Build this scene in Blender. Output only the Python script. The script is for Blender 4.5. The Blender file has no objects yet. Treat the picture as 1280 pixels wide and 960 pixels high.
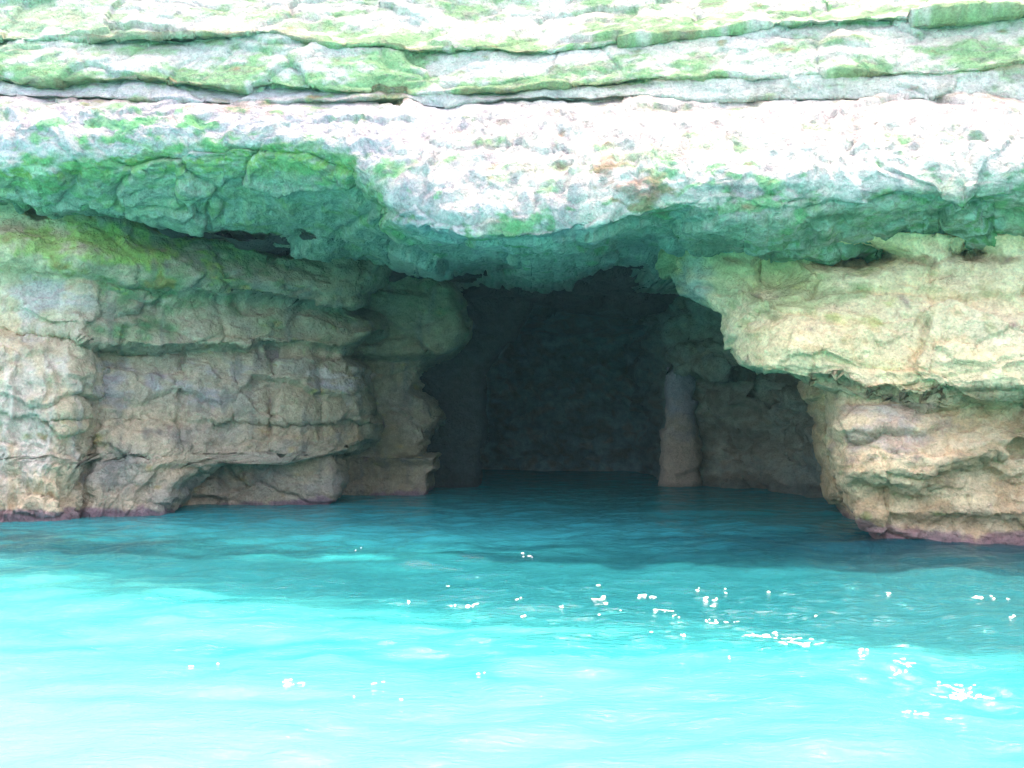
import bpy, math
import numpy as np

# ------------------------------------------------------------------ camera, sky, sun, exposure
S = bpy.context.scene
COL = S.collection
FPX, HZ, CAMH = 1300.0, 520.0, 1.7          # focal length in 1280-px units, horizon row, eye height
cam_d = bpy.data.cameras.new('camera')
cam = bpy.data.objects.new('camera', cam_d)
COL.objects.link(cam)
cam.location = (0, 0, CAMH)
cam.rotation_euler = (math.radians(90), 0, 0)
cam_d.sensor_width = 36.0
cam_d.lens = 36.0 * FPX / 1280.0
cam_d.shift_y = (HZ - 480.0) / 1280.0
cam_d.clip_start = 0.05
cam_d.clip_end = 3000
S.camera = cam

SUN_EL, SUN_AZ = math.radians(70), math.radians(18)      # azimuth measured from +Y towards +X: behind the cliff
W = bpy.data.worlds.new('World')
S.world = W
W.use_nodes = True
wn = W.node_tree
bg = wn.nodes['Background']
sky = wn.nodes.new('ShaderNodeTexSky')
sky.sky_type = 'NISHITA'
sky.sun_disc = False
sky.sun_elevation = SUN_EL
sky.sun_rotation = SUN_AZ
sky.air_density = 0.8
sky.dust_density = 6.0
sky.ozone_density = 1.0
wn.links.new(sky.outputs[0], bg.inputs[0])
bg.inputs[1].default_value = 0.15

sd = bpy.data.lights.new('sun', 'SUN')
sd.energy = 2.0
sd.angle = math.radians(0.5)
sd.color = (1.0, 0.95, 0.87)
sun = bpy.data.objects.new('sun', sd)
COL.objects.link(sun)
from mathutils import Vector
sv = Vector((math.sin(SUN_AZ) * math.cos(SUN_EL), math.cos(SUN_AZ) * math.cos(SUN_EL), math.sin(SUN_EL)))
sun.rotation_euler = sv.to_track_quat('Z', 'Y').to_euler()
sun.location = sv * 60

S.view_settings.view_transform = 'Standard'
S.view_settings.look = 'None'
S.view_settings.exposure = 3.1
S.view_settings.gamma = 1.0
S.view_settings.use_white_balance = True
S.view_settings.white_balance_temperature = 8200
S.view_settings.white_balance_tint = 22
S.view_settings.use_curve_mapping = False
S.render.engine = 'CYCLES'
S.cycles.use_denoising = True
S.cycles.max_bounces = 8
S.cycles.diffuse_bounces = 5
S.cycles.glossy_bounces = 4
S.cycles.transparent_max_bounces = 8
S.cycles.sample_clamp_indirect = 8.0
S.cycles.caustics_reflective = False
S.cycles.caustics_refractive = False

# ------------------------------------------------------------------ noise in numpy
def _hash(ix, iy, iz, seed):
    h = (ix.astype(np.int64) * 374761393 + iy.astype(np.int64) * 668265263 + iz.astype(np.int64) * 2147483647 + seed * 974711) & 0xffffffff
    h = ((h ^ (h >> 13)) * 1274126177) & 0xffffffff
    h = ((h ^ (h >> 16)) * 2246822519) & 0xffffffff
    return (h ^ (h >> 15)) & 0xffffffff

def rnd(ix, iy, iz, seed):
    return _hash(ix, iy, iz, seed).astype(np.float64) / 4294967295.0

def perlin(x, y, z, seed=0):
    ix, iy, iz = np.floor(x), np.floor(y), np.floor(z)
    fx, fy, fz = x - ix, y - iy, z - iz
    sx, sy, sz = (f * f * f * (f * (f * 6 - 15) + 10) for f in (fx, fy, fz))
    ix, iy, iz = ix.astype(np.int64), iy.astype(np.int64), iz.astype(np.int64)
    out = 0
    for dx in (0, 1):
        for dy in (0, 1):
            for dz in (0, 1):
                h = _hash(ix + dx, iy + dy, iz + dz, seed)
                gx = ((h & 1023) / 511.5 - 1)
                gy = (((h >> 10) & 1023) / 511.5 - 1)
                gz = (((h >> 20) & 1023) / 511.5 - 1)
                d = gx * (fx - dx) + gy * (fy - dy) + gz * (fz - dz)
                w = (sx if dx else 1 - sx) * (sy if dy else 1 - sy) * (sz if dz else 1 - sz)
                out = out + w * d
    return out * 1.5

def fbm(P, sc, octv=4, seed=0, gain=0.5, ridged=False):
    if np.isscalar(sc): sc = (sc, sc, sc)
    x, y, z = P[..., 0] * sc[0], P[..., 1] * sc[1], P[..., 2] * sc[2]
    a, f, o, t = 1.0, 1.0, 0.0, 0.0
    for k in range(octv):
        n = perlin(x * f + 17.3 * k, y * f - 9.1 * k, z * f + 3.7 * k, seed + k)
        if ridged: n = 1 - 2 * np.abs(n)
        o = o + a * n; t += a
        a *= gain; f *= 2.03
    return o / t

def facets(P, sc, seed=0, tilt=1.0):
    """fractured rock: every Worley cell is a tilted plane of its own; also returns the distance to the crack"""
    x, y, z = P[..., 0] * sc[0], P[..., 1] * sc[1], P[..., 2] * sc[2]
    ix, iy, iz = np.floor(x).astype(np.int64), np.floor(y).astype(np.int64), np.floor(z).astype(np.int64)
    b1 = np.full(x.shape, 9.0); b2 = np.full(x.shape, 9.0); val = np.zeros(x.shape)
    for dx in (-1, 0, 1):
        for dy in (-1, 0, 1):
            for dz in (-1, 0, 1):
                cx, cy, cz = ix + dx, iy + dy, iz + dz
                px, py, pz = (c + rnd(cx, cy, cz, seed + s) for c, s in ((cx, 1), (cy, 2), (cz, 3)))
                ex, ey, ez = x - px, y - py, z - pz
                d = ex * ex + ey * ey + ez * ez
                v = (rnd(cx, cy, cz, seed + 4) - .5) + tilt * ((rnd(cx, cy, cz, seed + 5) - .5) * ex + (rnd(cx, cy, cz, seed + 6) - .5) * ez)
                c = d < b1
                b2 = np.where(c, b1, np.minimum(b2, d))
                val = np.where(c, v, val)
                b1 = np.where(c, d, b1)
    return val, np.sqrt(b2) - np.sqrt(b1)

def n1(t, sc, seed, octv=4):
    t = np.asarray(t, float)
    P = np.stack([t, np.zeros_like(t) + seed * 7.7, np.zeros_like(t)], -1)
    return fbm(P, (sc, 1, 1), octv, seed)

def ss(a, b, x):
    t = np.clip((x - a) / (b - a), 0, 1)
    return t * t * (3 - 2 * t)

def L(pts, t, jit=0.0, seed=0, sc=0.03):
    """traced line: value at t, roughened"""
    p = np.array(pts, float)
    v = np.interp(t, p[:, 0], p[:, 1])
    if jit: v = v + jit * n1(t, sc, seed, 5)
    return v

def lerp(a, b, t): return a + (b - a) * t

def ray(U, V, D):
    return np.stack([(U - 640.0) / FPX * D, D, CAMH + (HZ - V) / FPX * D], -1)

# ------------------------------------------------------------------ objects
def thing(name, label, cat, loc=(0, 0, 0), group=None):
    o = bpy.data.objects.new(name, None)
    COL.objects.link(o)
    o.location = loc
    o['label'] = label; o['category'] = cat; o['kind'] = 'thing'
    if group: o['group'] = group
    return o

def grid_mesh(name, P, C, mat, parent=None, flip=False):
    nr, nc = P.shape[:2]
    me = bpy.data.meshes.new(name)
    me.vertices.add(nr * nc)
    off = np.array(parent.location) if parent else np.zeros(3)
    me.vertices.foreach_set('co', (P - off).reshape(-1).astype(np.float32))
    i = np.arange(nr * nc).reshape(nr, nc)
    q = np.stack([i[:-1, :-1], i[1:, :-1], i[1:, 1:], i[:-1, 1:]], -1).reshape(-1, 4)
    if flip: q = q[:, ::-1]
    me.loops.add(q.size)
    me.loops.foreach_set('vertex_index', q.reshape(-1).astype(np.int32))
    me.polygons.add(len(q))
    me.polygons.foreach_set('loop_start', np.arange(0, q.size, 4, dtype=np.int32))
    me.polygons.foreach_set('loop_total', np.full(len(q), 4, np.int32))
    me.polygons.foreach_set('use_smooth', np.ones(len(q), bool))
    me.update(calc_edges=True)
    if C is not None:
        a = me.color_attributes.new('rock_colour', 'FLOAT_COLOR', 'POINT')
        c4 = np.ones((nr * nc, 4), np.float32)
        c4[:, :3] = np.clip(C.reshape(-1, 3), 0.004, 0.85)
        a.data.foreach_set('color', c4.reshape(-1))
    me.materials.append(mat)
    o = bpy.data.objects.new(name, me)
    COL.objects.link(o)
    if parent: o.parent = parent
    return o

def normals(P):
    gr = np.gradient(P, axis=0); gc = np.gradient(P, axis=1)
    n = np.cross(gr, gc)
    n /= (np.linalg.norm(n, axis=-1, keepdims=True) + 1e-9)
    return n                                                      # towards the viewer for rows running down, columns to the right

def rough(P, amp=.9, seed=0, flute=0.0, bed=1.0, block=1.0, fine=1.0):
    """height of the weathered limestone above its smooth body, in metres"""
    w = np.stack([fbm(P, .9, 3, seed + 50), fbm(P, .9, 3, seed + 51), fbm(P, .9, 3, seed + 52)], -1)
    Q = P + .35 * w
    h = .22 * fbm(P, (.35, .35, .7), 3, seed)
    f1, e1 = facets(Q, (.75, .75, 1.5), seed + 10, 1.2)
    f2, e2 = facets(Q, (2.0, 2.0, 3.2), seed + 20, 1.3)
    f3, e3 = facets(P + .12 * w, (5.5, 5.5, 8.0), seed + 30, 1.3)
    h = h + block * (.26 * f1 + .085 * f2 + .018 * f3)
    h = h - block * (.10 * np.exp(-(e1 / .06) ** 2) * ss(0., .5, fbm(P, .5, 2, seed + 31) + .25) + .03 * np.exp(-(e2 / .06) ** 2) * ss(-.1, .3, fbm(P, 1.1, 2, seed + 33)))
    h = h + bed * (.07 * fbm(Q, (.35, .35, 3.2), 4, seed + 60) + .05 * np.abs(fbm(Q, (.5, .5, 6.5), 3, seed + 61)))
    h = h + fine * (.035 * fbm(P, (2.2, 2.2, 3.4), 5, seed + 70, .5) + .012 * fbm(P, (4, 4, 14), 3, seed + 72) - .045 * np.maximum(0, fbm(P, 6.0, 3, seed + 71) - .12))
    if np.any(flute):
        h = h + flute * .11 * fbm(Q, (3.2, 3.2, .55), 4, seed + 80, ridged=True)
    return amp * h

def with_returns(U, V, P, ret):
    """ret: list of (side, vector field (n,3) or vector, steps) - carries the sheet on round its edge, back into the rock"""
    for side, vec, t in ret:
        t = np.asarray(t, float)
        if side == 'bottom':
            e = P[-1]; add = e[None] + t[:, None, None] * np.broadcast_to(vec, e.shape)[None]
            P = np.concatenate([P, add], 0); U = np.concatenate([U, np.repeat(U[-1:], len(t), 0)], 0); V = np.concatenate([V, np.repeat(V[-1:], len(t), 0)], 0)
        elif side == 'top':
            e = P[0]; add = (e[None] + t[:, None, None] * np.broadcast_to(vec, e.shape)[None])[::-1]
            P = np.concatenate([add, P], 0); U = np.concatenate([np.repeat(U[:1], len(t), 0), U], 0); V = np.concatenate([np.repeat(V[:1], len(t), 0), V], 0)
        elif side == 'right':
            e = P[:, -1]; add = e[:, None] + t[None, :, None] * np.broadcast_to(vec, e.shape)[:, None]
            P = np.concatenate([P, add], 1); U = np.concatenate([U, np.repeat(U[:, -1:], len(t), 1)], 1); V = np.concatenate([V, np.repeat(V[:, -1:], len(t), 1)], 1)
        elif side == 'left':
            e = P[:, 0]; add = (e[:, None] + t[None, :, None] * np.broadcast_to(vec, e.shape)[:, None])[:, ::-1]
            P = np.concatenate([add, P], 1); U = np.concatenate([np.repeat(U[:, :1], len(t), 1), U], 1); V = np.concatenate([np.repeat(V[:, :1], len(t), 1), V], 1)
    return U, V, P

T_RET = np.array([.004, .012, .025, .045, .07, .1, .14, .19, .25, .33, .42, .54, .68, .84, 1.0])

def sheet(name, U, V, D, colour, parent, ret=(), seed=0, **kw):
    P = ray(U, V, D)
    U, V, P = with_returns(U, V, P, ret)
    N = normals(P)
    for k, v in list(kw.items()):
        if callable(v): kw[k] = v(U, V, P)
    P2 = P + N * rough(P, seed=seed, **kw)[..., None]
    C = colour(U, V, P, N)
    return grid_mesh(name, P2, C, MAT_ROCK, parent)

def axis(lo, hi, fine_lo, fine_hi, step, coarse):
    a = np.arange(fine_lo, fine_hi + .01, step)
    l = np.arange(fine_lo - coarse, lo - .01, -coarse)[::-1]
    r = np.arange(fine_hi + coarse, hi + .01, coarse)
    return np.concatenate([l, a, r])

# ------------------------------------------------------------------ materials
def new_mat(name):
    m = bpy.data.materials.new(name)
    m.use_nodes = True
    nt = m.node_tree
    for n in list(nt.nodes): nt.nodes.remove(n)
    return m, nt

def rock_material():
    m, nt = new_mat('limestone')
    N, K = nt.nodes.new, nt.links.new
    out = N('ShaderNodeOutputMaterial'); b = N('ShaderNodeBsdfPrincipled')
    K(b.outputs[0], out.inputs[0])
    b.inputs['Roughness'].default_value = .92
    b.inputs['Specular IOR Level'].default_value = .25
    at = N('ShaderNodeAttribute'); at.attribute_name = 'rock_colour'
    tc = N('ShaderNodeTexCoord')
    def noise(scale, det, rgh=.6, vec=None):
        n = N('ShaderNodeTexNoise'); n.inputs['Scale'].default_value = scale
        n.inputs['Detail'].default_value = det; n.inputs['Roughness'].default_value = rgh
        K(vec or tc.outputs['Object'], n.inputs['Vector'])
        return n
    def ramp(src, a, b_, lo, hi):
        r = N('ShaderNodeMapRange'); K(src, r.inputs[0])
        for i, v in enumerate((a, b_, lo, hi)): r.inputs[i + 1].default_value = v
        return r.outputs[0]
    n_mid, n_fine = noise(5.5, 6, .68), noise(30, 6, .75)
    mul = N('ShaderNodeMath'); mul.operation = 'MULTIPLY'
    K(ramp(n_mid.outputs['Fac'], .3, .7, .82, 1.2), mul.inputs[0])
    K(ramp(n_fine.outputs['Fac'], .3, .7, .72, 1.28), mul.inputs[1])
    sc = N('ShaderNodeVectorMath'); sc.operation = 'SCALE'
    K(at.outputs['Color'], sc.inputs[0]); K(mul.outputs[0], sc.inputs['Scale'])
    K(sc.outputs[0], b.inputs['Base Color'])
    vo = N('ShaderNodeTexVoronoi'); vo.inputs['Scale'].default_value = 11.0; vo.inputs['Detail'].default_value = 2
    K(tc.outputs['Object'], vo.inputs['Vector'])
    h1 = N('ShaderNodeMath'); h1.operation = 'MULTIPLY_ADD'; h1.inputs[1].default_value = .6
    K(n_fine.outputs['Fac'], h1.inputs[0]); K(n_mid.outputs['Fac'], h1.inputs[2])
    n_pit = noise(13, 4, .6)
    pit = ramp(n_pit.outputs['Fac'], .30, .52, 0, .9)
    h3 = N('ShaderNodeMath'); h3.operation = 'ADD'; K(pit, h3.inputs[0]); K(h1.outputs[0], h3.inputs[1])
    h2 = N('ShaderNodeMath'); h2.operation = 'MULTIPLY_ADD'; h2.inputs[1].default_value = .35
    K(vo.outputs['Distance'], h2.inputs[0]); K(h3.outputs[0], h2.inputs[2])
    bp = N('ShaderNodeBump'); bp.inputs['Strength'].default_value = .8; bp.inputs['Distance'].default_value = .034
    K(h2.outputs[0], bp.inputs['Height']); K(bp.outputs[0], b.inputs['Normal'])
    return m
MAT_ROCK = rock_material()

# limestone colours (linear albedo)
def c(*a): return np.array(a, float)
WHITE, CREAM, GREY, LILAC = c(.55, .53, .50), c(.72, .61, .40), c(.27, .265, .245), c(.36, .34, .385)
GREEN, MOSS, TEAL, OCHRE = c(.055, .29, .085), c(.20, .36, .085), c(.065, .22, .15), c(.34, .20, .09)
RUST, PURPLE, DARK, TAN = c(.26, .14, .09), c(.16, .075, .15), c(.05, .055, .05), c(.42, .31, .22)

def mixc(C, col, m):
    m = np.clip(m, 0, 1)[..., None]
    return C * (1 - m) + col * m

def blob(U, V, cx, cy, rx, ry, rot=0.0):
    a = math.radians(rot); x, y = U - cx, V - cy
    X, Y = x * math.cos(a) + y * math.sin(a), -x * math.sin(a) + y * math.cos(a)
    return np.exp(-((X / rx) ** 2 + (Y / ry) ** 2))

def thr(m, n, soft=.18):
    """patchy edge: mask m (0..1) broken up by noise n (-.5...5)"""
    return ss(.5 - soft, .5 + soft, m + n)

# ------------------------------------------------------------------ traced bedding lines of the cliff (pixels of the photograph)
UA = axis(-900, 2180, -40, 1320, 2.0, 24.0)
l1 = [(-900, 60), (0, 50), (100, 49), (200, 45), (345, 40), (365, 46), (400, 55), (440, 57), (470, 55), (520, 62), (600, 60), (640, 64), (690, 62), (740, 56), (785, 50), (830, 45), (890, 41), (940, 33), (1000, 28), (1060, 25), (1110, 22), (1170, 19), (1280, 10), (2180, -40)]
l2 = [(-900, 110), (0, 95), (20, 102), (60, 103), (110, 98), (195, 96), (210, 101), (250, 105), (300, 110), (340, 104), (370, 110), (420, 113), (480, 115), (540, 116), (590, 112), (640, 112), (690, 105), (760, 105), (800, 100), (850, 98), (950, 97), (1000, 93), (1060, 91), (1190, 92), (1240, 85), (1280, 80), (2180, 40)]
l3 = [(-900, 140), (0, 118), (300, 128), (515, 122), (530, 132), (560, 134), (580, 128), (640, 122), (720, 123), (800, 118), (860, 123), (880, 126), (960, 123), (1010, 122), (1080, 124), (1175, 123), (1230, 118), (1250, 122), (1280, 128), (2180, 120)]
lip = [(-900, 240), (0, 205), (60, 200), (120, 198), (160, 186), (270, 190), (350, 182), (420, 196), (455, 222), (480, 246), (510, 268), (545, 285), (600, 299), (650, 292), (700, 288), (760, 278), (800, 268), (850, 252), (900, 246), (950, 250), (1020, 238), (1100, 228), (1180, 226), (1280, 230), (2180, 240)]
contact = [(-900, 270), (0, 252), (30, 253), (45, 261), (80, 255), (120, 260), (160, 268), (200, 275), (235, 283), (270, 288), (300, 291), (330, 302), (370, 312), (430, 320), (480, 326), (520, 334), (560, 341), (600, 340), (640, 345), (700, 350), (740, 346), (755, 337), (790, 334), (815, 338), (835, 342), (850, 334), (880, 324), (950, 319), (1000, 319), (1035, 326), (1045, 316), (1080, 311), (1130, 318), (1175, 322), (1185, 315), (1220, 320), (1240, 318), (1280, 318), (2180, 330)]

j1 = L(l1, UA, 5, 1); j2 = L(l2, UA, 6, 2); j3 = L(l3, UA, 5, 3)
jl = L(lip, UA, 14, 4, .02); jc = L(contact, UA, 6, 5, .05)

def dline(pts): return L(pts, UA)
d_top = dline([(-900, 21), (0, 18.2), (640, 17.2), (1280, 15.6), (2180, 13.5)])
d1a = dline([(-900, 20), (0, 17.2), (640, 16.0), (1280, 14.6), (2180, 12.6)]); d1b = d1a + .14 + .22 * ss(-.1, .3, n1(UA, .006, 31))
d2a = d1a - .25 + .12 * n1(UA, .01, 32); d2b = d2a + .05 + .45 * np.exp(-((UA - 290) / 130) ** 2) + .42 * ss(.0, .35, n1(UA, .009, 33)) * ss(1350, 200, UA)
d3a = d2a - .02; d3b = d3a + .02 + .14 * ss(-.1, .3, n1(UA, .01, 34))
d_lip = dline([(-900, 18), (0, 15.9), (300, 15.7), (420, 15.4), (560, 14.2), (700, 13.9), (1000, 13.4), (1280, 12.9), (2180, 11)]) + .25 * n1(UA, .008, 35)
d_con = dline([(-900, 20.5), (0, 16.4), (250, 17.0), (400, 18.2), (480, 19.4), (640, 20.8), (800, 20.0), (830, 18.6), (860, 16.4), (950, 14.9), (1280, 14.1), (2180, 12.5)])

def band_uv(vt, vb, n):
    b = np.linspace(0, 1, n)[:, None]
    return np.repeat(UA[None], n, 0), vt[None] + (vb - vt)[None] * b, b

# ------------------------------------------------------------------ colours of the upper cliff
def col_upper(U, V, P, N):
    A, B, Cn = fbm(P, (.8, .8, 2.2), 4, 201), fbm(P, (2.4, 2.4, 5), 4, 202), fbm(P, (6, 6, 8), 3, 203)
    vs = fbm(P + .25 * np.stack([A, A, A], -1), (3.6, 3.6, .38), 3, 204, .55)                                   # vertical run-off streaks
    v1, v2, v3, vl, vc = (L(k, U) for k in (l1, l2, l3, lip, contact))
    C = np.broadcast_to(WHITE, U.shape + (3,)).copy()
    C = mixc(C, CREAM, .25 + .5 * A)
    C = mixc(C, LILAC, thr(.38 + .25 * ss(700, 100, U), .7 * B + .3 * A, .25) * .55)
    C = mixc(C, GREY, ss(.0, .4, vs) * .5 * (V > v2))
    C = mixc(C, c(.40, .40, .44), .75 * ss(820, 380, U) * (V > v2 - 10) * (.8 + B))
    C = mixc(C, c(.50, .50, .46), .45 * ss(900, 300, U) * (V <= v2))
    C = mixc(C, LILAC * .9, .4 * thr(.36, 1.1 * vs + .35 * A, .3) * (V > v3))
    # green along the lips of the two upper ledges
    g1 = np.exp(-np.maximum(0, v1 - V) / 22.) * (V <= v1 + 4)
    g1 = thr(.66 * g1 + .12, 1.1 * A + .8 * B + .5 * Cn, .25) * (.55 + .45 * ss(350, 420, U))
    g2 = np.exp(-np.maximum(0, v2 - V) / (20. + 22 * blob(U, V, 430, 90, 110, 60))) * (V <= v2 + 3) * (V > v1)
    g2 = thr(.60 * g2 + .08 + .25 * blob(U, V, 430, 85, 100, 40) + .25 * blob(U, V, 1240, 55, 60, 30), 1.1 * A + .8 * B + .5 * Cn, .25)
    g0 = thr(.25 * ss(260, 60, U) + .22 + .2 * blob(U, V, 60, 40, 160, 40), 1.1 * B + .7 * A) * (V < v2)
    LG = GREEN * .75 + MOSS * .2 + WHITE * .14
    C = mixc(C, LG, np.maximum.reduce([.85 * g1, .85 * g2, .6 * g0]))
    # rust below the cracks
    for vk in (v1, v2, v3):
        C = mixc(C, RUST, .65 * np.exp(-((V - vk - 2) / 3.5) ** 2) * ss(-.2, .25, A + .5 * B))
    C = mixc(C, OCHRE, .5 * thr(.5 * blob(U, V, 300, 135, 110, 18) + .3 * blob(U, V, 0, 90, 40, 16), B, .25))
    # whiter towards the right of the big face
    C = mixc(C, WHITE * 1.0, .7 * ss(520, 900, U) * ss(0, 30, V - v2) * ss(15, -25, V - vl) * ss(.35, -.15, vs))
    ck = fbm(P + .3 * np.stack([A, A, A], -1), (2.2, 2.2, .5), 3, 206)
    C = mixc(C, GREY * .7, .75 * np.exp(-(ck / .035) ** 2) * ss(.0, .25, B + .5 * A) * (V > v3))
    ch = fbm(P, (.5, .5, 3.0), 3, 207)
    C = mixc(C, GREY * .8 + RUST * .2, .6 * np.exp(-(ch / .03) ** 2) * ss(.05, .3, A + .6 * B))
    # underside: algae
    under = ss(-34, 34, V - vl - 22 * ss(470, 560, U) + 48 * A + 45 * B + 25 * Cn)
    pale = np.maximum.reduce([blob(U, V, 560, 250, 100, 50), 1.1 * blob(U, V, 690, 262, 80, 34), .7 * blob(U, V, 850, 250, 60, 18)])
    left = ss(520, 420, U)
    algae = under * (1 - (.45 + .3 * ss(480, 620, U)) * thr(.26 + .10 * ss(480, 620, U), 1.1 * B + .9 * A, .15)) * (1 - .9 * thr(.8 * pale, .8 * B + .3 * Cn, .2))
    C = mixc(C, GREEN * .55 + MOSS * .45, thr(left * .95 * under + .0, .5 * B) * .95)
    C = mixc(C, GREEN * .95 + TEAL * .3, algae * (.92 - .3 * thr(.4, Cn + B)) * (1 - .55 * thr(.36, B + .7 * Cn) * ss(480, 620, U)))
    C = mixc(C, MOSS * 1.1, algae * .7 * thr(.42 * left + .22, 1.0 * B + .6 * Cn))
    C = mixc(C, OCHRE, algae * .6 * thr(.4 * blob(U, V, 160, 200, 26, 10) + .5 * blob(U, V, 810, 235, 40, 18) + .22, B + .8 * Cn, .12))
    hs = fbm(P, (1.6, 1.6, 9), 4, 205)
    C = mixc(C, c(.26, .45, .36), algae * .85 * thr(.46 + .12 * ss(500, 800, U), 1.2 * Cn + .6 * hs, .14))
    C = mixc(C, GREEN * .42, algae * .75 * thr(.38, 1.2 * hs + .5 * Cn, .12))
    C = mixc(C, c(.26, .36, .30), algae * .75 * ss(12, 45, V - vl) * ss(1100, 700, U))
    C = mixc(C, c(.42, .44, .40), .8 * under * ss(-62, -18, V - vc) * ss(430, 560, U) * ss(900, 820, U) * (.7 + B))
    # green strays on the pale face
    st = thr(.24 + .20 * blob(U, V, 760, 205, 130, 40) + .14 * ss(500, 100, U), 1.1 * B + .5 * A, .1) * ss(40, -10, np.abs(V - vl) - 40)
    C = mixc(C, GREEN * .8 + TEAL * .6, .75 * st)
    C = mixc(C, RUST * 1.1, .65 * thr(.62 * blob(U, V, 800, 240, 60, 26, 12) + .35 * blob(U, V, 745, 210, 40, 14), B, .15))
    return C * (1 + .22 * Cn[..., None])

# ------------------------------------------------------------------ upper cliff: four rock layers
cliff = thing('sea_cliff', 'pale layered limestone cliff with green algae bands, overhanging the dark cave mouth', 'cliff', (0, 17, 0))
back = c(0, 1, .0)
T = T_RET
# cliff above the picture, up to the edge of the plateau
d_edge = dline([(-900, 24), (0, 20.6), (640, 18.4), (1280, 16.6), (2180, 14.5)]) + .5
U0, V0, b0 = band_uv(np.full_like(UA, -30.), j1, 70)
vtop = L([(-900, -330), (0, -635), (300, -640), (640, -640), (1280, -650), (2180, -700)], UA, 190, 9, .014)  # unseen edge, its height and jags shaped to place its shadow on the water
V0 = np.concatenate([vtop[None] + (-40 - vtop[None]) * np.linspace(0, 1, 60)[:, None], V0], 0)
U0 = np.repeat(UA[None], len(V0), 0)
bb = np.clip((V0 - vtop[None]) / (-30 - vtop[None]), 0, 1)
D0 = lerp(d_edge[None] * 1.0, d_top[None], bb)
tt = np.clip((V0 + 30) / (j1[None] + 30), 0, 1)
D0 = lerp(D0, d1a[None], tt ** 1.6)
sheet('rock_layer', U0, V0, D0, col_upper, cliff, [('bottom', c(0, 2.2, .05), T), ('top', c(0, 40, 1.0), T)], seed=1, flute=.2, amp=.75, block=.6, fine=.7)
U1, V1, b = band_uv(j1 + 1.0, j2, 34)
D1 = lerp(d1b[None], d2a[None], b ** .8)
sheet('rock_layer', U1, V1, D1, col_upper, cliff, [('bottom', c(0, 2.2, .05), T), ('top', c(0, 2, -.1), T)], seed=2, amp=.7, block=.5, fine=.7)
U2, V2, b = band_uv(j2 + 1.0, j3, 16)
D2 = lerp(d2b[None], d3a[None], b ** .7)
sheet('rock_layer', U2, V2, D2, col_upper, cliff, [('bottom', c(0, 2.0, .05), T), ('top', c(0, 2, -.1), T)], seed=3, amp=.5, block=.5, fine=.7)
# the great overhanging bed: pale face, lip, algae-covered underside
Uf, Vf, b = band_uv(j3 + 1.0, jl, 80)
Df = lerp(d3b[None], d_lip[None], 1 - (1 - b) ** 2)
Uu, Vu, b = band_uv(jl, jc, 64)
b = b[1:]; Uu = Uu[1:]; Vu = Vu[1:]
mixu = ss(380, 560, UA)[None]
Du = lerp(d_lip[None], d_con[None], lerp(b ** 1.7, lerp(b ** 1.65, b ** 2.1, ss(830, 930, UA)[None]), mixu))
U3, V3, D3 = (np.concatenate(k, 0) for k in ((Uf, Uu), (Vf, Vu), (Df, Du)))
fl = lambda U, V, P: 1.9 * ss(0, 25, V - L(l3, U)) * ss(5, -25, V - L(lip, U))
sheet('overhang', U3, V3, D3, col_upper, cliff, [('bottom', c(0, 9.0, .55), T), ('top', c(0, 2, -.1), T)], seed=4, amp=lambda U, V, P: lerp(.55, .95, ss(-20, 30, V - L(lip, U))), flute=fl, block=lambda U, V, P: lerp(.5, .95, ss(-20, 20, V - L(lip, U))), fine=lambda U, V, P: lerp(.4, 1.3, ss(-20, 20, V - L(lip, U))))

# ------------------------------------------------------------------ rock wall left of the cave
def wall_sheet(name, parent, ue, uo, vlo, vhi, dfun, colour, step=2.0, seed=0, side='right', retvec=None, topret=None, **kw):
    """sheet whose one side is a traced ragged profile ue(v); uo = far end (pixels)"""
    v = np.arange(vlo, vhi + .01, step)
    e = L(ue, v, kw.pop('jit', 4), seed + 7, .06)
    n = int(abs(min(max(uo, -60), 1340) - e.mean()) / step)
    a = np.linspace(0, 1, n)[None]
    if side == 'right':
        lo = max(uo, -60)
        U = lo + (e[:, None] - lo) * a
        if uo < lo:
            x = np.arange(uo, lo - 1, 24.)[None]
            U = np.concatenate([np.repeat(x, len(v), 0), U], 1)
    else:
        hi = min(uo, 1340)
        U = e[:, None] + (hi - e[:, None]) * a
        if uo > hi:
            x = np.arange(hi + 24, uo + 1, 24.)[None]
            U = np.concatenate([U, np.repeat(x, len(v), 0)], 1)
    V = np.repeat(v[:, None], U.shape[1], 1)
    s = np.abs(U - e[:, None])                                       # pixels from the profile
    D = dfun(U, V, s)
    rv = retvec
    ret = [(side, rv, T)]
    if topret is not None: ret.append(('top', topret, T))
    return sheet(name, U, V, D, colour, parent, ret, seed=seed, **kw)

def roundoff(s, w, d):
    t = np.clip(1 - s / w, 0, 1)
    return d * (1 - np.sqrt(np.maximum(0, 1 - t * t)))

def purple_band(C, V, P, vw, h=16):
    n = fbm(P, (3, 3, 3), 4, 301)
    C = mixc(C, DARK, .5 * ss(-h * .6, 4, V - vw + 10 * n))
    return mixc(C, PURPLE, .6 * thr(ss(-h, 0, V - vw) * .9, n))

def steps(V, U, lines):
    # a line's jump may vary along the wall
    """sum of ledge steps: each (line, jump in metres, px of the undercut face, px recovery below)"""
    D = 0
    for ln, jump, w, rec, seed in lines:
        x = V - L(ln, U, 6, seed, .05)
        D = D + L(jump, U) * ss(-w, w, x) * np.where(x > 0, np.exp(-np.maximum(0, x - w) / rec), 1.0)
    return D

k1 = [(-400, 330), (0, 335), (100, 340), (160, 352), (270, 372), (350, 378), (415, 386), (440, 384), (483, 357)]
k2 = [(-400, 410), (0, 412), (90, 420), (110, 432), (200, 436), (280, 434), (380, 432), (440, 440), (470, 446)]
k3 = [(-400, 520), (100, 520), (140, 522), (250, 526), (330, 528), (480, 530)]

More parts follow.
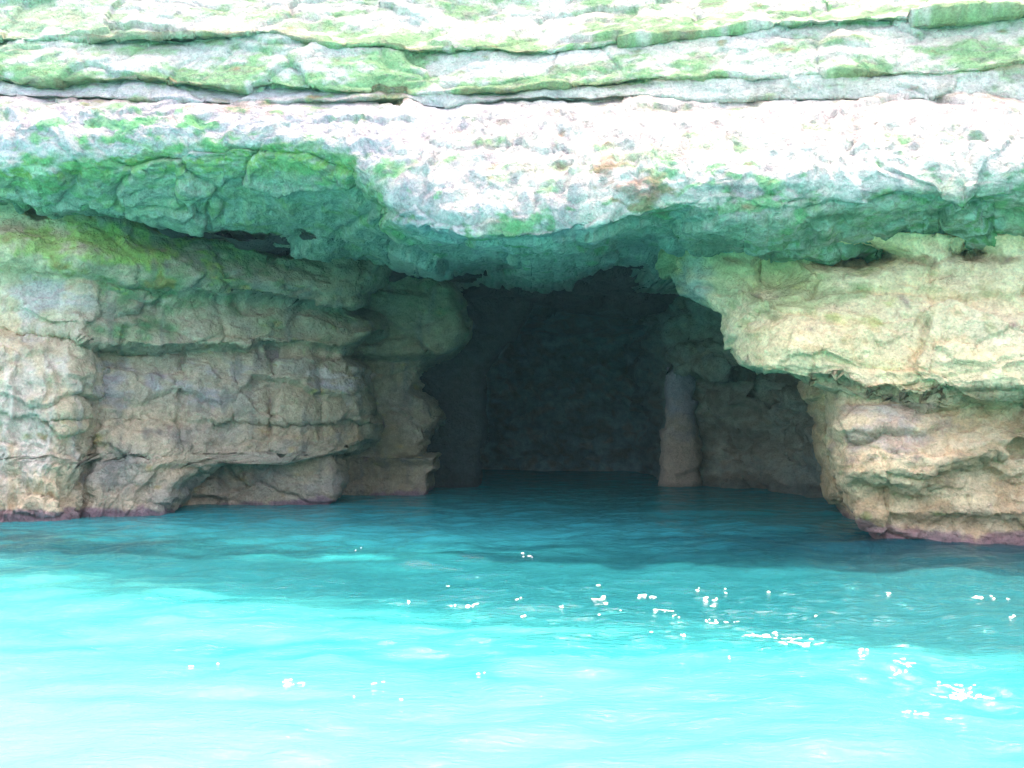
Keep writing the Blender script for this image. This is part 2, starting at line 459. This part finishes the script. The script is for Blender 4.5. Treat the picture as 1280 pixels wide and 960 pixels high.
def col_left(U, V, P, N):
    A, B, Cn = fbm(P, (.7, .7, 1.4), 4, 211), fbm(P, (2.2, 2.2, 4), 4, 212), fbm(P, (6, 6, 7), 3, 213)
    vs = fbm(P, (4.5, 4.5, .7), 4, 214)
    vc, vk1, vk2 = L(contact, U), L(k1, U), L(k2, U)
    C = np.broadcast_to(GREY, U.shape + (3,)).copy()
    C = mixc(C, CREAM, .35 + .9 * A + .35 * ss(140, 60, U))
    C = mixc(C, TAN * .85, .3 + .5 * A)
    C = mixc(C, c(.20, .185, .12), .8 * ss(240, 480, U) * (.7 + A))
    C = mixc(C, LILAC, .75 * thr(.62 * np.maximum.reduce([blob(U, V, 60, 375, 70, 34), blob(U, V, 140, 480, 50, 45), blob(U, V, 420, 478, 60, 14), blob(U, V, 230, 480, 130, 40) * .8]), .7 * B))
    C = mixc(C, WHITE, .7 * thr(.75 * blob(U, V, 30, 530, 60, 120) + .35 * blob(U, V, 70, 370, 60, 30), .8 * vs + .4 * B, .25))
    C = mixc(C, WHITE * .9, .8 * thr(.65 * blob(U, V, 415, 468, 55, 10), B, .15))
    # algae under the overhang
    top = ss(150, 30, V - vc)
    g = thr((.70 - .42 * ss(280, 420, U)) * top * ss(30, 170, U) + .5 * blob(U, V, 170, 400, 80, 40) + .3 * blob(U, V, 110, 415, 60, 10), .7 * B + .6 * A, .25)
    C = mixc(C, GREEN * .45 + TEAL * .35, .8 * g)
    C = mixc(C, MOSS, .75 * thr(.60 * blob(U, V, 90, 300, 90, 30) + .5 * blob(U, V, 200, 320, 120, 40), .9 * B + .4 * Cn, .2))
    C = mixc(C, OCHRE * .9, .7 * thr(.55 * blob(U, V, 110, 270, 120, 12, 8) + .55 * blob(U, V, 150, 340, 90, 12, 10) + .4 * blob(U, V, 60, 262, 60, 8), B + .3 * Cn, .15))
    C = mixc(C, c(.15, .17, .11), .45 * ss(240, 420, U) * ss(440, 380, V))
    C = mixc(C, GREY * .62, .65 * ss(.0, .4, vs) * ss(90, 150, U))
    C = mixc(C, OCHRE * .9 + GREY * .3, .45 * thr(.5 * blob(U, V, 400, 540, 120, 18) + .25 * ss(540, 600, V), B, .25))
    return purple_band(C, V, P, np.interp(U, [0, 230, 430, 560], [645, 640, 628, 618]), 14) * np.array([1.24, 1.16, 1.10]) * (1 + .3 * Cn[..., None])

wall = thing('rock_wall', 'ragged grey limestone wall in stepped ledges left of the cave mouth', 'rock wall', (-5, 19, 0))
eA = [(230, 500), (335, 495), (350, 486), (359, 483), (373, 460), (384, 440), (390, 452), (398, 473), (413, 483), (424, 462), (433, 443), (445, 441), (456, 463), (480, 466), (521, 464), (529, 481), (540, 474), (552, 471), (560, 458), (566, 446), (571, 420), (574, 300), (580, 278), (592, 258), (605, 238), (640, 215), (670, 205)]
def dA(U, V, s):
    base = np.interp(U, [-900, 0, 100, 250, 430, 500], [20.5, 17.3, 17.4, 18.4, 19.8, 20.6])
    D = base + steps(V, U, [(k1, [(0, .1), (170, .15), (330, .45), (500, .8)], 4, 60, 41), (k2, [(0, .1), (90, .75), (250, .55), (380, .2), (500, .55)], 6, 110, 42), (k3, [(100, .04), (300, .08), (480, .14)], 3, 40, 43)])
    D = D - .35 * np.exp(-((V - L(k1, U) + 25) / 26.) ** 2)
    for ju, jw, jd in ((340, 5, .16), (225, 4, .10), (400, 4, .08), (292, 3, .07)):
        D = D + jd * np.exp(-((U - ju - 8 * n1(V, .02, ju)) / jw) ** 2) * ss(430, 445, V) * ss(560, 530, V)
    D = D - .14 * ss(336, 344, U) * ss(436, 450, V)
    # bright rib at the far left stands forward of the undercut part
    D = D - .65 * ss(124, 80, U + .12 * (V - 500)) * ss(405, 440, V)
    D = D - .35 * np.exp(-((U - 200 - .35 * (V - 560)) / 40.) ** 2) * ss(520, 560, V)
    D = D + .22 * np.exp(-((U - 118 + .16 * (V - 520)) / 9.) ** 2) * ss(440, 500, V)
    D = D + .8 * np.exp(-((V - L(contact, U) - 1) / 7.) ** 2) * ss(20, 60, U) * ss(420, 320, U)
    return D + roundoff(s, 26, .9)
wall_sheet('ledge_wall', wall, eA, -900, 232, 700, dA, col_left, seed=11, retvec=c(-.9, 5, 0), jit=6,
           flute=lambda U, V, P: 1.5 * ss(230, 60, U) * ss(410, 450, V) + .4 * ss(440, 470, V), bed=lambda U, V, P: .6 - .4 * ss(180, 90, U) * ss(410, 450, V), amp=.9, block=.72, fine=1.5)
# low undercut shelf behind it
eB = [(520, 440), (560, 432), (575, 430), (590, 427), (600, 429), (612, 424), (625, 420), (660, 415)]
wall_sheet('rock_shelf', wall, eB, 170, 520, 700, lambda U, V, s: 19.9 + (U - 170) / 260 * .35 - .25 * ss(566, 580, V) + .3 * ss(610, 580, V) * 0 + roundoff(s, 16, .6), col_left, seed=12, retvec=c(-.7, 4, 0), amp=.7)
# inner column: ragged edge of the mouth
eC = [(300, 520), (340, 540), (352, 556), (363, 566), (383, 573), (394, 580), (402, 585), (425, 583), (438, 570), (448, 550), (456, 535), (471, 531), (490, 527), (496, 540), (502, 547), (521, 556), (537, 550), (549, 540), (556, 535), (566, 531), (572, 528), (578, 480), (600, 470), (650, 470)]
def dC(U, V, s):
    D = np.interp(U, [380, 480, 590], [21.6, 22.0, 22.5]) + .5 * ss(440, 452, V) + .3 * ss(495, 490, V) * 0
    D = D - .4 * blob(U, V, 560, 400, 50, 45)
    return D + roundoff(s, 18, .7)
wall_sheet('ragged_column', wall, eC, 350, 300, 690, dC, col_left, seed=13, retvec=c(-.5, 4, 0), jit=5, amp=.8)

# square block at the water under the column
blk = thing('rock_block', 'low squared rock block at the waterline under the ragged column of the cave mouth', 'rock', (-2.6, 22.8, 0))
eD = [(572, 543), (575, 545), (587, 547), (595, 539), (605, 540), (640, 536)]
wall_sheet('block_face', blk, eD, 405, 573, 680, lambda U, V, s: 22.4 - .3 * (U - 405) / 140 + .15 * ss(573, 585, V) + roundoff(s, 8, .3), col_left, seed=14, retvec=c(-.15, 2.2, 0), topret=c(0, 2.2, .02), jit=2, amp=.4)

# ------------------------------------------------------------------ rock buttress right of the cave
def col_right(U, V, P, N):
    A, B, Cn = fbm(P, (.7, .7, 1.4), 4, 221), fbm(P, (2.4, 2.4, 4), 4, 222), fbm(P, (7, 7, 8), 3, 223)
    vc, vm = L(contact, U), L(m1, U)
    C = np.broadcast_to(CREAM, U.shape + (3,)).copy()
    C = mixc(C, WHITE * .95, .12 + .6 * A)
    low = ss(-3, 4, V - vm)
    C = mixc(C, TAN, low * (.5 + .5 * B))
    C = mixc(C, LILAC * .95, low * .6 * thr(.6 * blob(U, V, 1110, 540, 70, 50) + .15, .8 * B))
    C = mixc(C, OCHRE * 1.2, .35 * thr(.3 + .2 * low, B + .5 * Cn, .15))
    up = ss(110, 10, V - vc)
    C = mixc(C, c(.20, .33, .16), (1 - low) * .55 * thr(.55 * up * ss(1150, 960, U) + .25 * up + .55 * blob(U, V, 1010, 372, 60, 14, -10), .8 * B + .5 * A, .22))
    C = mixc(C, c(.34, .40, .42), .8 * thr(.8 * blob(U, V, 868, 358, 34, 50, 40), .5 * B, .25))
    C = mixc(C, RUST, .6 * thr(.6 * np.exp(-((V - vc - 6) / 8.) ** 2) * ss(860, 900, U), B, .2))
    C = mixc(C, MOSS * 1.2, .4 * thr(.5 * blob(U, V, 1090, 390, 70, 22), B))
    return purple_band(C, V, P, np.interp(U, [1000, 1060, 1110, 1280], [640, 648, 672, 676]), 22) * np.array([1.22, 1.12, .98]) * (1 + .3 * Cn[..., None])

butt = thing('rock_buttress', 'cream limestone buttress with undercut base and purple tide line, right of the cave', 'rock', (6, 15, 0))
m1 = [(890, 455), (948, 466), (1006, 474), (1050, 470), (1085, 488), (1110, 481), (1130, 490), (1160, 496), (1180, 486), (1230, 480), (1280, 478), (2300, 470)]
eE = [(300, 822), (330, 829), (345, 840), (366, 854), (380, 875), (395, 895), (413, 896), (425, 902), (438, 907), (450, 917), (456, 923), (465, 948), (471, 979), (483, 1006), (498, 1040), (515, 1110), (530, 1160)]
def dE(U, V, s):
    D = np.interp(U, [820, 860, 950, 1280, 2300], [17.0, 15.6, 14.6, 13.6, 12.4])
    D = D - .45 * ss(318, 430, V) * ss(850, 1000, U) - .15 * ss(420, 470, V)
    D = D - .3 * blob(U, V, 1010, 430, 70, 40) + .35 * blob(U, V, 960, 345, 40, 20)
    D = D + .22 * ss(0, 7, V - L(m1, U, 9, 44, .06)) * (1 - .4 * ss(1130, 1180, U)) + .55 * ss(12, 50, V - L(m1, U))
    D = D + .5 * np.exp(-((U - 1078 + .2 * (V - 350)) / 8.) ** 2) * ss(385, 340, V) * 0
    D = D + 1.5 * blob(U, V, 1075, 318, 42, 11) + 1.0 * blob(U, V, 1212, 316, 22, 9)
    return D + roundoff(s, 22, .8)
wall_sheet('overhanging_mass', butt, eE, 2300, 290, 526, dE, col_right, seed=21, side='left', retvec=c(2.8, 5, .1), jit=5, amp=.75, fine=1.4, topret=c(0, 3, .3))
eF = [(440, 1034), (496, 1037), (520, 1033), (541, 1031), (560, 1036), (577, 1042), (604, 1046), (615, 1050), (630, 1055), (648, 1062), (660, 1072), (668, 1082), (700, 1100)]
m2 = [(1000, 600), (1055, 602), (1110, 612), (1150, 622), (1172, 600), (1196, 588), (1225, 572), (1280, 560), (2300, 560)]
def dF(U, V, s):
    D = np.interp(U, [1030, 1100, 1280, 2300], [14.2, 13.9, 13.7, 12.6])
    D = D - .2 * ss(505, 540, V)
    D = D - .10 * np.exp(-((V - L(m2, U) + 16) / 14.) ** 2) + .16 * ss(-4, 6, V - L(m2, U, 26, 46, .03)) * np.exp(-np.maximum(0, V - L(m2, U)) / 60)
    D = D + .15 * ss(640, 660, V) - .22 * blob(U, V, 1140, 575, 60, 30)
    return D + roundoff(s, 24, 1.0)
wall_sheet('undercut_base', butt, eF, 2300, 462, 740, dF, col_right, seed=22, side='left', retvec=c(2.2, 5, 0), jit=4, amp=.72, fine=2.2, block=.85,
           flute=lambda U, V, P: .5 * ss(1130, 1200, U) * ss(590, 620, V))
eG = [(440, 990), (470, 1002), (483, 1006), (500, 1013), (518, 1019), (535, 1015), (554, 1013), (570, 1018), (581, 1022), (617, 1033), (637, 1051), (660, 1062), (700, 1080)]
wall_sheet('shaded_flank', butt, eG, 1120, 440, 700, lambda U, V, s: 17.6 - .4 * (U - 1000) / 120 + roundoff(s, 16, .8), col_right, seed=23, side='left', retvec=c(2.4, 4, 0), jit=3, amp=.6)

# ------------------------------------------------------------------ inside the cave
def col_cave(U, V, P, N):
    A, B, Cn = fbm(P, (.7, .7, 1.4), 4, 231), fbm(P, (2.4, 2.4, 4), 4, 232), fbm(P, (6, 6, 7), 3, 233)
    C = np.broadcast_to(GREY * .55 + c(.02, .14, .16), U.shape + (3,)).copy()
    C = mixc(C, c(.50, .42, .27), (.6 + .5 * A) * ss(780, 880, U))
    C = mixc(C, OCHRE, .35 * thr(.4, B, .2))
    C = mixc(C, DARK * 1.6, .5 * thr(.45, A + .4 * B, .2))
    C = mixc(C, DARK * .9, .93 * ss(720, 690, U) * ss(30, 26, P[..., 1]))  # inner wall and front of the roof darkened by colour, as cave shade
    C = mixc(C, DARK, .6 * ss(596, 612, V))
    return C * (1 + .3 * Cn[..., None])

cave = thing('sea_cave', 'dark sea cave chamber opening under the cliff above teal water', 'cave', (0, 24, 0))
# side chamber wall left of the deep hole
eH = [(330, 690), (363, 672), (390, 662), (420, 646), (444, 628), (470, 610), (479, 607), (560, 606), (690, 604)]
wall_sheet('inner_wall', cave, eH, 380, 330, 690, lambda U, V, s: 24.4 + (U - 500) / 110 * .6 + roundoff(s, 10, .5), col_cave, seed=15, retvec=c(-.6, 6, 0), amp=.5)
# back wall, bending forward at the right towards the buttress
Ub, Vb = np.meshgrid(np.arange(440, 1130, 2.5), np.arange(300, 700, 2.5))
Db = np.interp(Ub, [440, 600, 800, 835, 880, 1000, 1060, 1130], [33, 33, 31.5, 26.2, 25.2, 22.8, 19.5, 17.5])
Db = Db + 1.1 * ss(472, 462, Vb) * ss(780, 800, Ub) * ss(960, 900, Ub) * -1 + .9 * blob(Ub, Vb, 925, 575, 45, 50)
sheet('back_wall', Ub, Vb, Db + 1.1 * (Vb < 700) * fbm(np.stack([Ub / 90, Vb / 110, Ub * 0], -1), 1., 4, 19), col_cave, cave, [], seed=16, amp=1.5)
# roof of the chamber
xs = np.linspace(-6, 9, 150); ys = np.linspace(17.5, 34, 120)
X, Y = np.meshgrid(xs, ys[::-1])
Z = 4.75 - .04 * (Y - 20) + .1 * (X > 50)
Pr = np.stack([X, Y, Z], -1)
Nr = np.zeros_like(Pr); Nr[..., 2] = -1
Pr2 = Pr + Nr * rough(Pr, 1.0, 17)[..., None]
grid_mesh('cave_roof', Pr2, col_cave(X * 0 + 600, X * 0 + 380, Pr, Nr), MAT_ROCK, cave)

# pale pillar against the back wall
pil = thing('rock_pillar', 'pale slender rock pillar standing in the water at the back of the cave', 'rock pillar', (4.0, 25, 0))
vv = np.linspace(459, 680, 110)
eL = L([(459, 837), (500, 837), (525, 834), (545, 830), (560, 829), (600, 828), (625, 826), (680, 826)], vv, 2.5, 61, .05)
eR = L([(459, 869), (500, 867), (530, 865), (545, 867), (555, 871), (600, 877), (625, 880), (680, 880)], vv, 2.5, 63, .05)
ctr, hw = (eL + eR) / 2, (eR - eL) / 2 + 3
th = np.linspace(-.15 * math.pi, 1.15 * math.pi, 60)
dp = 25.4
Uq = ctr[:, None] - hw[:, None] * (np.sign(np.cos(th)) * np.abs(np.cos(th)) ** .6)[None]
Dq = dp - (hw[:, None] / FPX * dp) * np.sin(th)[None] * 1.1
Vq = np.repeat(vv[:, None], 60, 1)
def col_pil(U, V, P, N):
    B = fbm(P, (2.4, 2.4, 3), 4, 242)
    C = np.broadcast_to(LILAC * 1.1, U.shape + (3,)).copy()
    C = mixc(C, c(.48, .38, .29), ss(490, 560, V + 60 * B))
    return mixc(C, DARK, .6 * ss(600, 612, V))
sheet('pillar_shaft', Uq, Vq, Dq, col_pil, pil, [], seed=18, amp=.55)

# ------------------------------------------------------------------ unseen flanks and back, added to block stray light from the cave
path = np.array([(-23.5, 20.6), (-24, 40), (-24, 57), (-4, 58), (17, 57), (17, 35), (16.4, 12.8)])
tq = np.linspace(0, 6, 121)
px, py = np.interp(tq, range(7), path[:, 0]), np.interp(tq, range(7), path[:, 1])
zz = np.linspace(20.0, -3.0, 40)
P = np.stack([np.repeat(px[None], 40, 0), np.repeat(py[None], 40, 0), np.repeat(zz[:, None], 121, 1)], -1)
P = P + normals(P) * rough(P, 2.0, 77)[..., None]
grid_mesh('light_block_flank', P, np.broadcast_to(CREAM * .8, P.shape) * (1 + .4 * fbm(P, .5, 4, 78)[..., None]), MAT_ROCK, cliff)
# ------------------------------------------------------------------ sea bed
def plain(name, m, nt=None): return m
def bed_material():
    m, nt = new_mat('pale_sand')
    N, K = nt.nodes.new, nt.links.new
    out = N('ShaderNodeOutputMaterial'); b = N('ShaderNodeBsdfPrincipled'); K(b.outputs[0], out.inputs[0])
    b.inputs['Roughness'].default_value = 1
    n = N('ShaderNodeTexNoise'); n.inputs['Scale'].default_value = .5; n.inputs['Detail'].default_value = 6
    tc = N('ShaderNodeTexCoord'); K(tc.outputs['Object'], n.inputs['Vector'])
    r = N('ShaderNodeValToRGB'); K(n.outputs['Fac'], r.inputs[0])
    r.color_ramp.elements[0].position = .35; r.color_ramp.elements[0].color = (.30, .34, .28, 1)
    r.color_ramp.elements[1].position = .6; r.color_ramp.elements[1].color = (.62, .60, .50, 1)
    K(r.outputs[0], b.inputs['Base Color'])
    return m
X, Y = np.meshgrid(np.linspace(-70, 70, 220), np.linspace(-30, 45, 160))
P = np.stack([X, Y, -1.1 - .035 * np.maximum(0, 12 - Y) + 0 * X], -1)
P[..., 2] += .25 * fbm(P, .25, 4, 90)
P[..., 2] = np.minimum(P[..., 2], -.55)
o = grid_mesh('seabed', P, None, bed_material(), flip=True); o['kind'] = 'structure'

# ------------------------------------------------------------------ sea
def sea_material():
    m, nt = new_mat('sea_water')
    N, K = nt.nodes.new, nt.links.new
    out = N('ShaderNodeOutputMaterial')
    tr = N('ShaderNodeBsdfTransparent'); tr.inputs[0].default_value = (.20, .90, .90, 1)
    df = N('ShaderNodeBsdfDiffuse'); df.inputs[0].default_value = (.02, .42, .43, 1)
    gl = N('ShaderNodeBsdfGlossy'); gl.inputs['Roughness'].default_value = .015
    body = N('ShaderNodeMixShader'); body.inputs[0].default_value = .64
    K(tr.outputs[0], body.inputs[1]); K(df.outputs[0], body.inputs[2])
    tc = N('ShaderNodeTexCoord')
    # drifting clouds of milky sand in the water
    m2 = N('ShaderNodeMapping'); m2.inputs['Scale'].default_value = (.5, 1.3, 1); K(tc.outputs['Object'], m2.inputs[0])
    n2 = N('ShaderNodeTexNoise'); n2.inputs['Scale'].default_value = .9; n2.inputs['Detail'].default_value = 4; n2.inputs['Distortion'].default_value = 1.2
    K(m2.outputs[0], n2.inputs['Vector'])
    r2 = N('ShaderNodeValToRGB'); K(n2.outputs['Fac'], r2.inputs[0])
    r2.color_ramp.elements[0].position = .36; r2.color_ramp.elements[0].color = (.0, .20, .23, 1)
    r2.color_ramp.elements[1].position = .66; r2.color_ramp.elements[1].color = (.03, .36, .37, 1)
    # the bottom drops away towards the cave: milky over the near sand, deep teal beyond it
    sp = N('ShaderNodeSeparateXYZ'); K(tc.outputs['Object'], sp.inputs[0])
    d1 = N('ShaderNodeMath'); d1.operation = 'MULTIPLY_ADD'; d1.inputs[1].default_value = .46
    K(sp.outputs['X'], d1.inputs[0]); K(sp.outputs['Y'], d1.inputs[2])
    m3 = N('ShaderNodeMapping'); m3.inputs['Scale'].default_value = (.55, 1.5, 1); K(tc.outputs['Object'], m3.inputs[0])
    n3 = N('ShaderNodeTexNoise'); n3.inputs['Scale'].default_value = .8; n3.inputs['Detail'].default_value = 5; n3.inputs['Distortion'].default_value = 1.0
    K(m3.outputs[0], n3.inputs['Vector'])
    d2 = N('ShaderNodeMath'); d2.operation = 'MULTIPLY_ADD'; d2.inputs[1].default_value = 4.0
    K(n3.outputs['Fac'], d2.inputs[0]); K(d1.outputs[0], d2.inputs[2])
    d3 = N('ShaderNodeMapRange'); d3.interpolation_type = 'SMOOTHSTEP'
    K(d2.outputs[0], d3.inputs[0]); d3.inputs[1].default_value = 9.3; d3.inputs[2].default_value = 11.6
    dm = N('ShaderNodeMix'); dm.data_type = 'RGBA'
    K(d3.outputs[0], dm.inputs[0])
    nm = N('ShaderNodeMapRange'); K(d2.outputs[0], nm.inputs[0]); nm.inputs[1].default_value = 8.6; nm.inputs[2].default_value = 6.2
    nx = N('ShaderNodeMix'); nx.data_type = 'RGBA'; K(nm.outputs[0], nx.inputs[0]); K(r2.outputs[0], nx.inputs[6]); nx.inputs[7].default_value = (.05, .39, .395, 1)
    K(nx.outputs[2], dm.inputs[6]); 
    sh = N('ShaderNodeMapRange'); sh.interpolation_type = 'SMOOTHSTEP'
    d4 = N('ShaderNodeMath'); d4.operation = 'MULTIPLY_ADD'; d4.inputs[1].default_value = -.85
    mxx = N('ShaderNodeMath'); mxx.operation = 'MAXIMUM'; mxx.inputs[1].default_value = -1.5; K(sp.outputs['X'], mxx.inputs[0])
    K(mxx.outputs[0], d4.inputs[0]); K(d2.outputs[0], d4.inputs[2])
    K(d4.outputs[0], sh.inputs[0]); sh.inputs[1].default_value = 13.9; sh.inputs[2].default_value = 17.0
    sm = N('ShaderNodeMix'); sm.data_type = 'RGBA'                    # paler water colour along the cliff's foot, brightening its shade
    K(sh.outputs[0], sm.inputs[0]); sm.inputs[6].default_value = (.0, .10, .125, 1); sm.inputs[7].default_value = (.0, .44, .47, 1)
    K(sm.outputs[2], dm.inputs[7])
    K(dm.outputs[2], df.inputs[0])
    tm = N('ShaderNodeMix'); tm.data_type = 'RGBA'
    K(d3.outputs[0], tm.inputs[0]); tm.inputs[6].default_value = (.18, .86, .88, 1); tm.inputs[7].default_value = (.03, .50, .54, 1)
    K(tm.outputs[2], tr.inputs[0])
    mp = N('ShaderNodeMapping'); mp.inputs['Scale'].default_value = (.7, 1.7, 1); K(tc.outputs['Object'], mp.inputs[0])
    n = N('ShaderNodeTexNoise'); n.inputs['Scale'].default_value = 13.0; n.inputs['Detail'].default_value = 5; n.inputs['Roughness'].default_value = .55
    n.inputs['Distortion'].default_value = .6
    K(mp.outputs[0], n.inputs['Vector'])
    bp = N('ShaderNodeBump'); bp.inputs['Strength'].default_value = .6; bp.inputs['Distance'].default_value = .026
    K(n.outputs['Fac'], bp.inputs['Height'])
    fr = N('ShaderNodeFresnel'); fr.inputs['IOR'].default_value = 1.22
    for s in (gl, fr): K(bp.outputs[0], s.inputs['Normal'])
    mx = N('ShaderNodeMixShader')
    K(fr.outputs[0], mx.inputs[0]); K(body.outputs[0], mx.inputs[1]); K(gl.outputs[0], mx.inputs[2])
    K(mx.outputs[0], out.inputs[0])
    return m
ys = np.concatenate([np.linspace(-60, 1, 40), 1 + np.cumsum(np.linspace(.010, .055, 1000))])
ys = ys[ys < 34]
xs = np.concatenate([np.linspace(-70, -11.5, 60), np.linspace(-11, 11, 1050), np.linspace(11.5, 70, 60)])
X, Y = np.meshgrid(xs, ys)
r = np.random.RandomState(5)
Z = np.zeros_like(X)
for i in range(110):
    lam = 0.22 * (14 ** r.rand())
    ang = r.normal(0, .75) + math.radians(-78)
    k = 2 * math.pi / lam
    amp = .0027 * lam ** .8 * (.5 + r.rand())
    Z += amp * np.sin(k * (X * math.cos(ang) + Y * math.sin(ang)) + r.rand() * 6.28 + .8 * np.sin(X * .31 * (i % 5) + Y * .23 + i))
for x0, y0, sx_, sy_, A_ in ((2.2, 7.9, .34, .12, .034), (2.85, 6.5, .42, .14, .036), (2.5, 6.9, .2, .12, .02), (-.36, 9.3, .22, .14, .034), (.7, 8.9, .16, .12, .02), (1.1, 9.2, .2, .1, .02), (2.7, 6.0, .25, .1, .02)):
    Z += A_ * np.exp(-((X - x0) / sx_) ** 2 - ((Y - y0 + .3 * (X - x0)) / sy_) ** 2) * np.sin(2 * math.pi / .34 * (Y - y0 + .35 * (X - x0) + .05 * np.sin(X * 17)))
for i in range(300):                                              # short steep wavelets that catch the sun
    d_ = r.uniform(7.4, 10.6); u_ = r.normal(850, 240); x0, y0 = (u_ - 640) / FPX * d_, d_
    a_ = r.uniform(-.4, .4)
    Z += r.uniform(.008, .017) * np.exp(-((X - x0) / r.uniform(.03, .10)) ** 2 - ((Y - y0) / .07) ** 2) * np.sin(2 * math.pi / .135 * (Y - y0 + a_ * (X - x0)) + r.rand() * 6)
calm = np.interp(Y, [14, 22], [1, .55])
Z = Z * calm
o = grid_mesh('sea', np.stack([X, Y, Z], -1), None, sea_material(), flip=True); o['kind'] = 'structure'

# ------------------------------------------------------------------ foam: broken crests, and white flecks in place of sun glints
def foam_glints():
    spots = [(590, 756, 36, 5), (625, 727, 9, 4), (650, 752, 12, 4), (700, 760, 14, 4), (655, 768, 8, 3), (747, 733, 12, 6), (755, 750, 24, 7), (747, 770, 8, 3),
             (805, 747, 24, 7), (830, 765, 26, 6), (845, 772, 12, 5), (778, 766, 8, 3), (870, 736, 10, 4), (905, 737, 12, 4), (890, 750, 24, 6), (893, 775, 26, 6),
             (920, 772, 20, 5), (958, 789, 50, 5), (1003, 805, 44, 15), (985, 793, 26, 7), (855, 793, 12, 5), (913, 820, 10, 4), (1075, 827, 16, 8), (1130, 838, 30, 8),
             (1195, 859, 46, 13), (1236, 868, 30, 5), (1152, 883, 34, 5), (1184, 890, 20, 3), (1110, 745, 16, 4), (1212, 748, 20, 4), (1240, 747, 10, 3), (1265, 777, 14, 5),
             (450, 685, 14, 4), (660, 697, 18, 5), (510, 752, 10, 4), (560, 735, 8, 3), (272, 830, 7, 4), (240, 835, 8, 4), (362, 858, 26, 6), (440, 870, 10, 5),
             (472, 855, 16, 6), (503, 874, 8, 4), (600, 846, 12, 5), (815, 790, 10, 4), (1020, 770, 8, 3), (960, 742, 8, 3), (1170, 850, 12, 6), (1262, 752, 10, 4)]
    rr = np.random.RandomState(8)
    vs, fs = [], []
    for (u, v, w, h) in spots:
        for q in range(max(2, int(w * h / 20))):
            uu, v2 = u + rr.normal(0, w * .30), v + rr.normal(0, h * .30)
            d = CAMH * FPX / (v2 - HZ)
            x, y = (uu - 640) / FPX * d, d
            ww = rr.uniform(.7, .9 + min(w, 40) * .12) / FPX * d
            hh = rr.uniform(.25, .65) * d * d / (FPX * CAMH)
            sl = rr.normal(0, .35)
            n = 11; b0 = len(vs); t0 = rr.rand() * .6
            for ring, (k, dz) in enumerate(((1, .001), (.6, .005), (.01, .006))):
                for j in range(n):
                    t = 2 * math.pi * j / n + t0
                    m_ = k * (1 + .35 * math.sin(3 * t + x * 40) * rr.rand() + .2 * rr.normal())
                    vx = x + ww * m_ * math.cos(t)
                    vy = y + hh * m_ * math.sin(t) + sl * ww * m_ * math.cos(t)
                    iy = min(max(np.searchsorted(ys, vy), 1), len(ys) - 1); ix = min(max(np.searchsorted(xs, vx), 1), len(xs) - 1)
                    fy = (vy - ys[iy - 1]) / (ys[iy] - ys[iy - 1]); fx = (vx - xs[ix - 1]) / (xs[ix] - xs[ix - 1])
                    z = (Z[iy - 1, ix - 1] * (1 - fx) + Z[iy - 1, ix] * fx) * (1 - fy) + (Z[iy, ix - 1] * (1 - fx) + Z[iy, ix] * fx) * fy
                    vs.append((vx, vy, z + dz))
            for ring in range(2):
                for j in range(n):
                    a_, b_ = b0 + ring * n + j, b0 + ring * n + (j + 1) % n
                    fs.append((a_, b_, b_ + n, a_ + n))
    m, nt = new_mat('foam_glints')
    out = nt.nodes.new('ShaderNodeOutputMaterial'); b = nt.nodes.new('ShaderNodeBsdfPrincipled')
    n_ = nt.nodes.new('ShaderNodeTexNoise'); n_.inputs['Scale'].default_value = 60
    r_ = nt.nodes.new('ShaderNodeMapRange'); r_.inputs[3].default_value = .6; r_.inputs[4].default_value = .9
    nt.links.new(n_.outputs['Fac'], r_.inputs[0]); nt.links.new(r_.outputs[0], b.inputs['Base Color'])
    b.inputs['Roughness'].default_value = .4
    nt.links.new(b.outputs[0], out.inputs[0])
    me = bpy.data.meshes.new('foam_glints'); me.from_pydata(vs, [], fs); me.update(); me.materials.append(m)
    o = bpy.data.objects.new('foam_glints', me); COL.objects.link(o); o['kind'] = 'stuff'
foam_glints()

# ------------------------------------------------------------------ camera glare over the dark cave, put in as a volume of haze
def glare_haze_box():
    m, nt = new_mat('glare_haze')
    out = nt.nodes.new('ShaderNodeOutputMaterial'); v = nt.nodes.new('ShaderNodeVolumePrincipled')
    v.inputs['Color'].default_value = (.25, .75, 1, 1); v.inputs['Density'].default_value = .0005
    v.inputs['Anisotropy'].default_value = .2
    nt.links.new(v.outputs[0], out.inputs['Volume'])
    import bmesh
    bm = bmesh.new(); bmesh.ops.create_cube(bm, size=1)
    me = bpy.data.meshes.new('glare_veil'); bm.to_mesh(me); bm.free()
    me.materials.append(m)
    o = bpy.data.objects.new('glare_veil', me); COL.objects.link(o)
    o.scale = (190, 150, 42); o.location = (0, 5, 14)
    o['kind'] = 'stuff'
glare_haze_box()
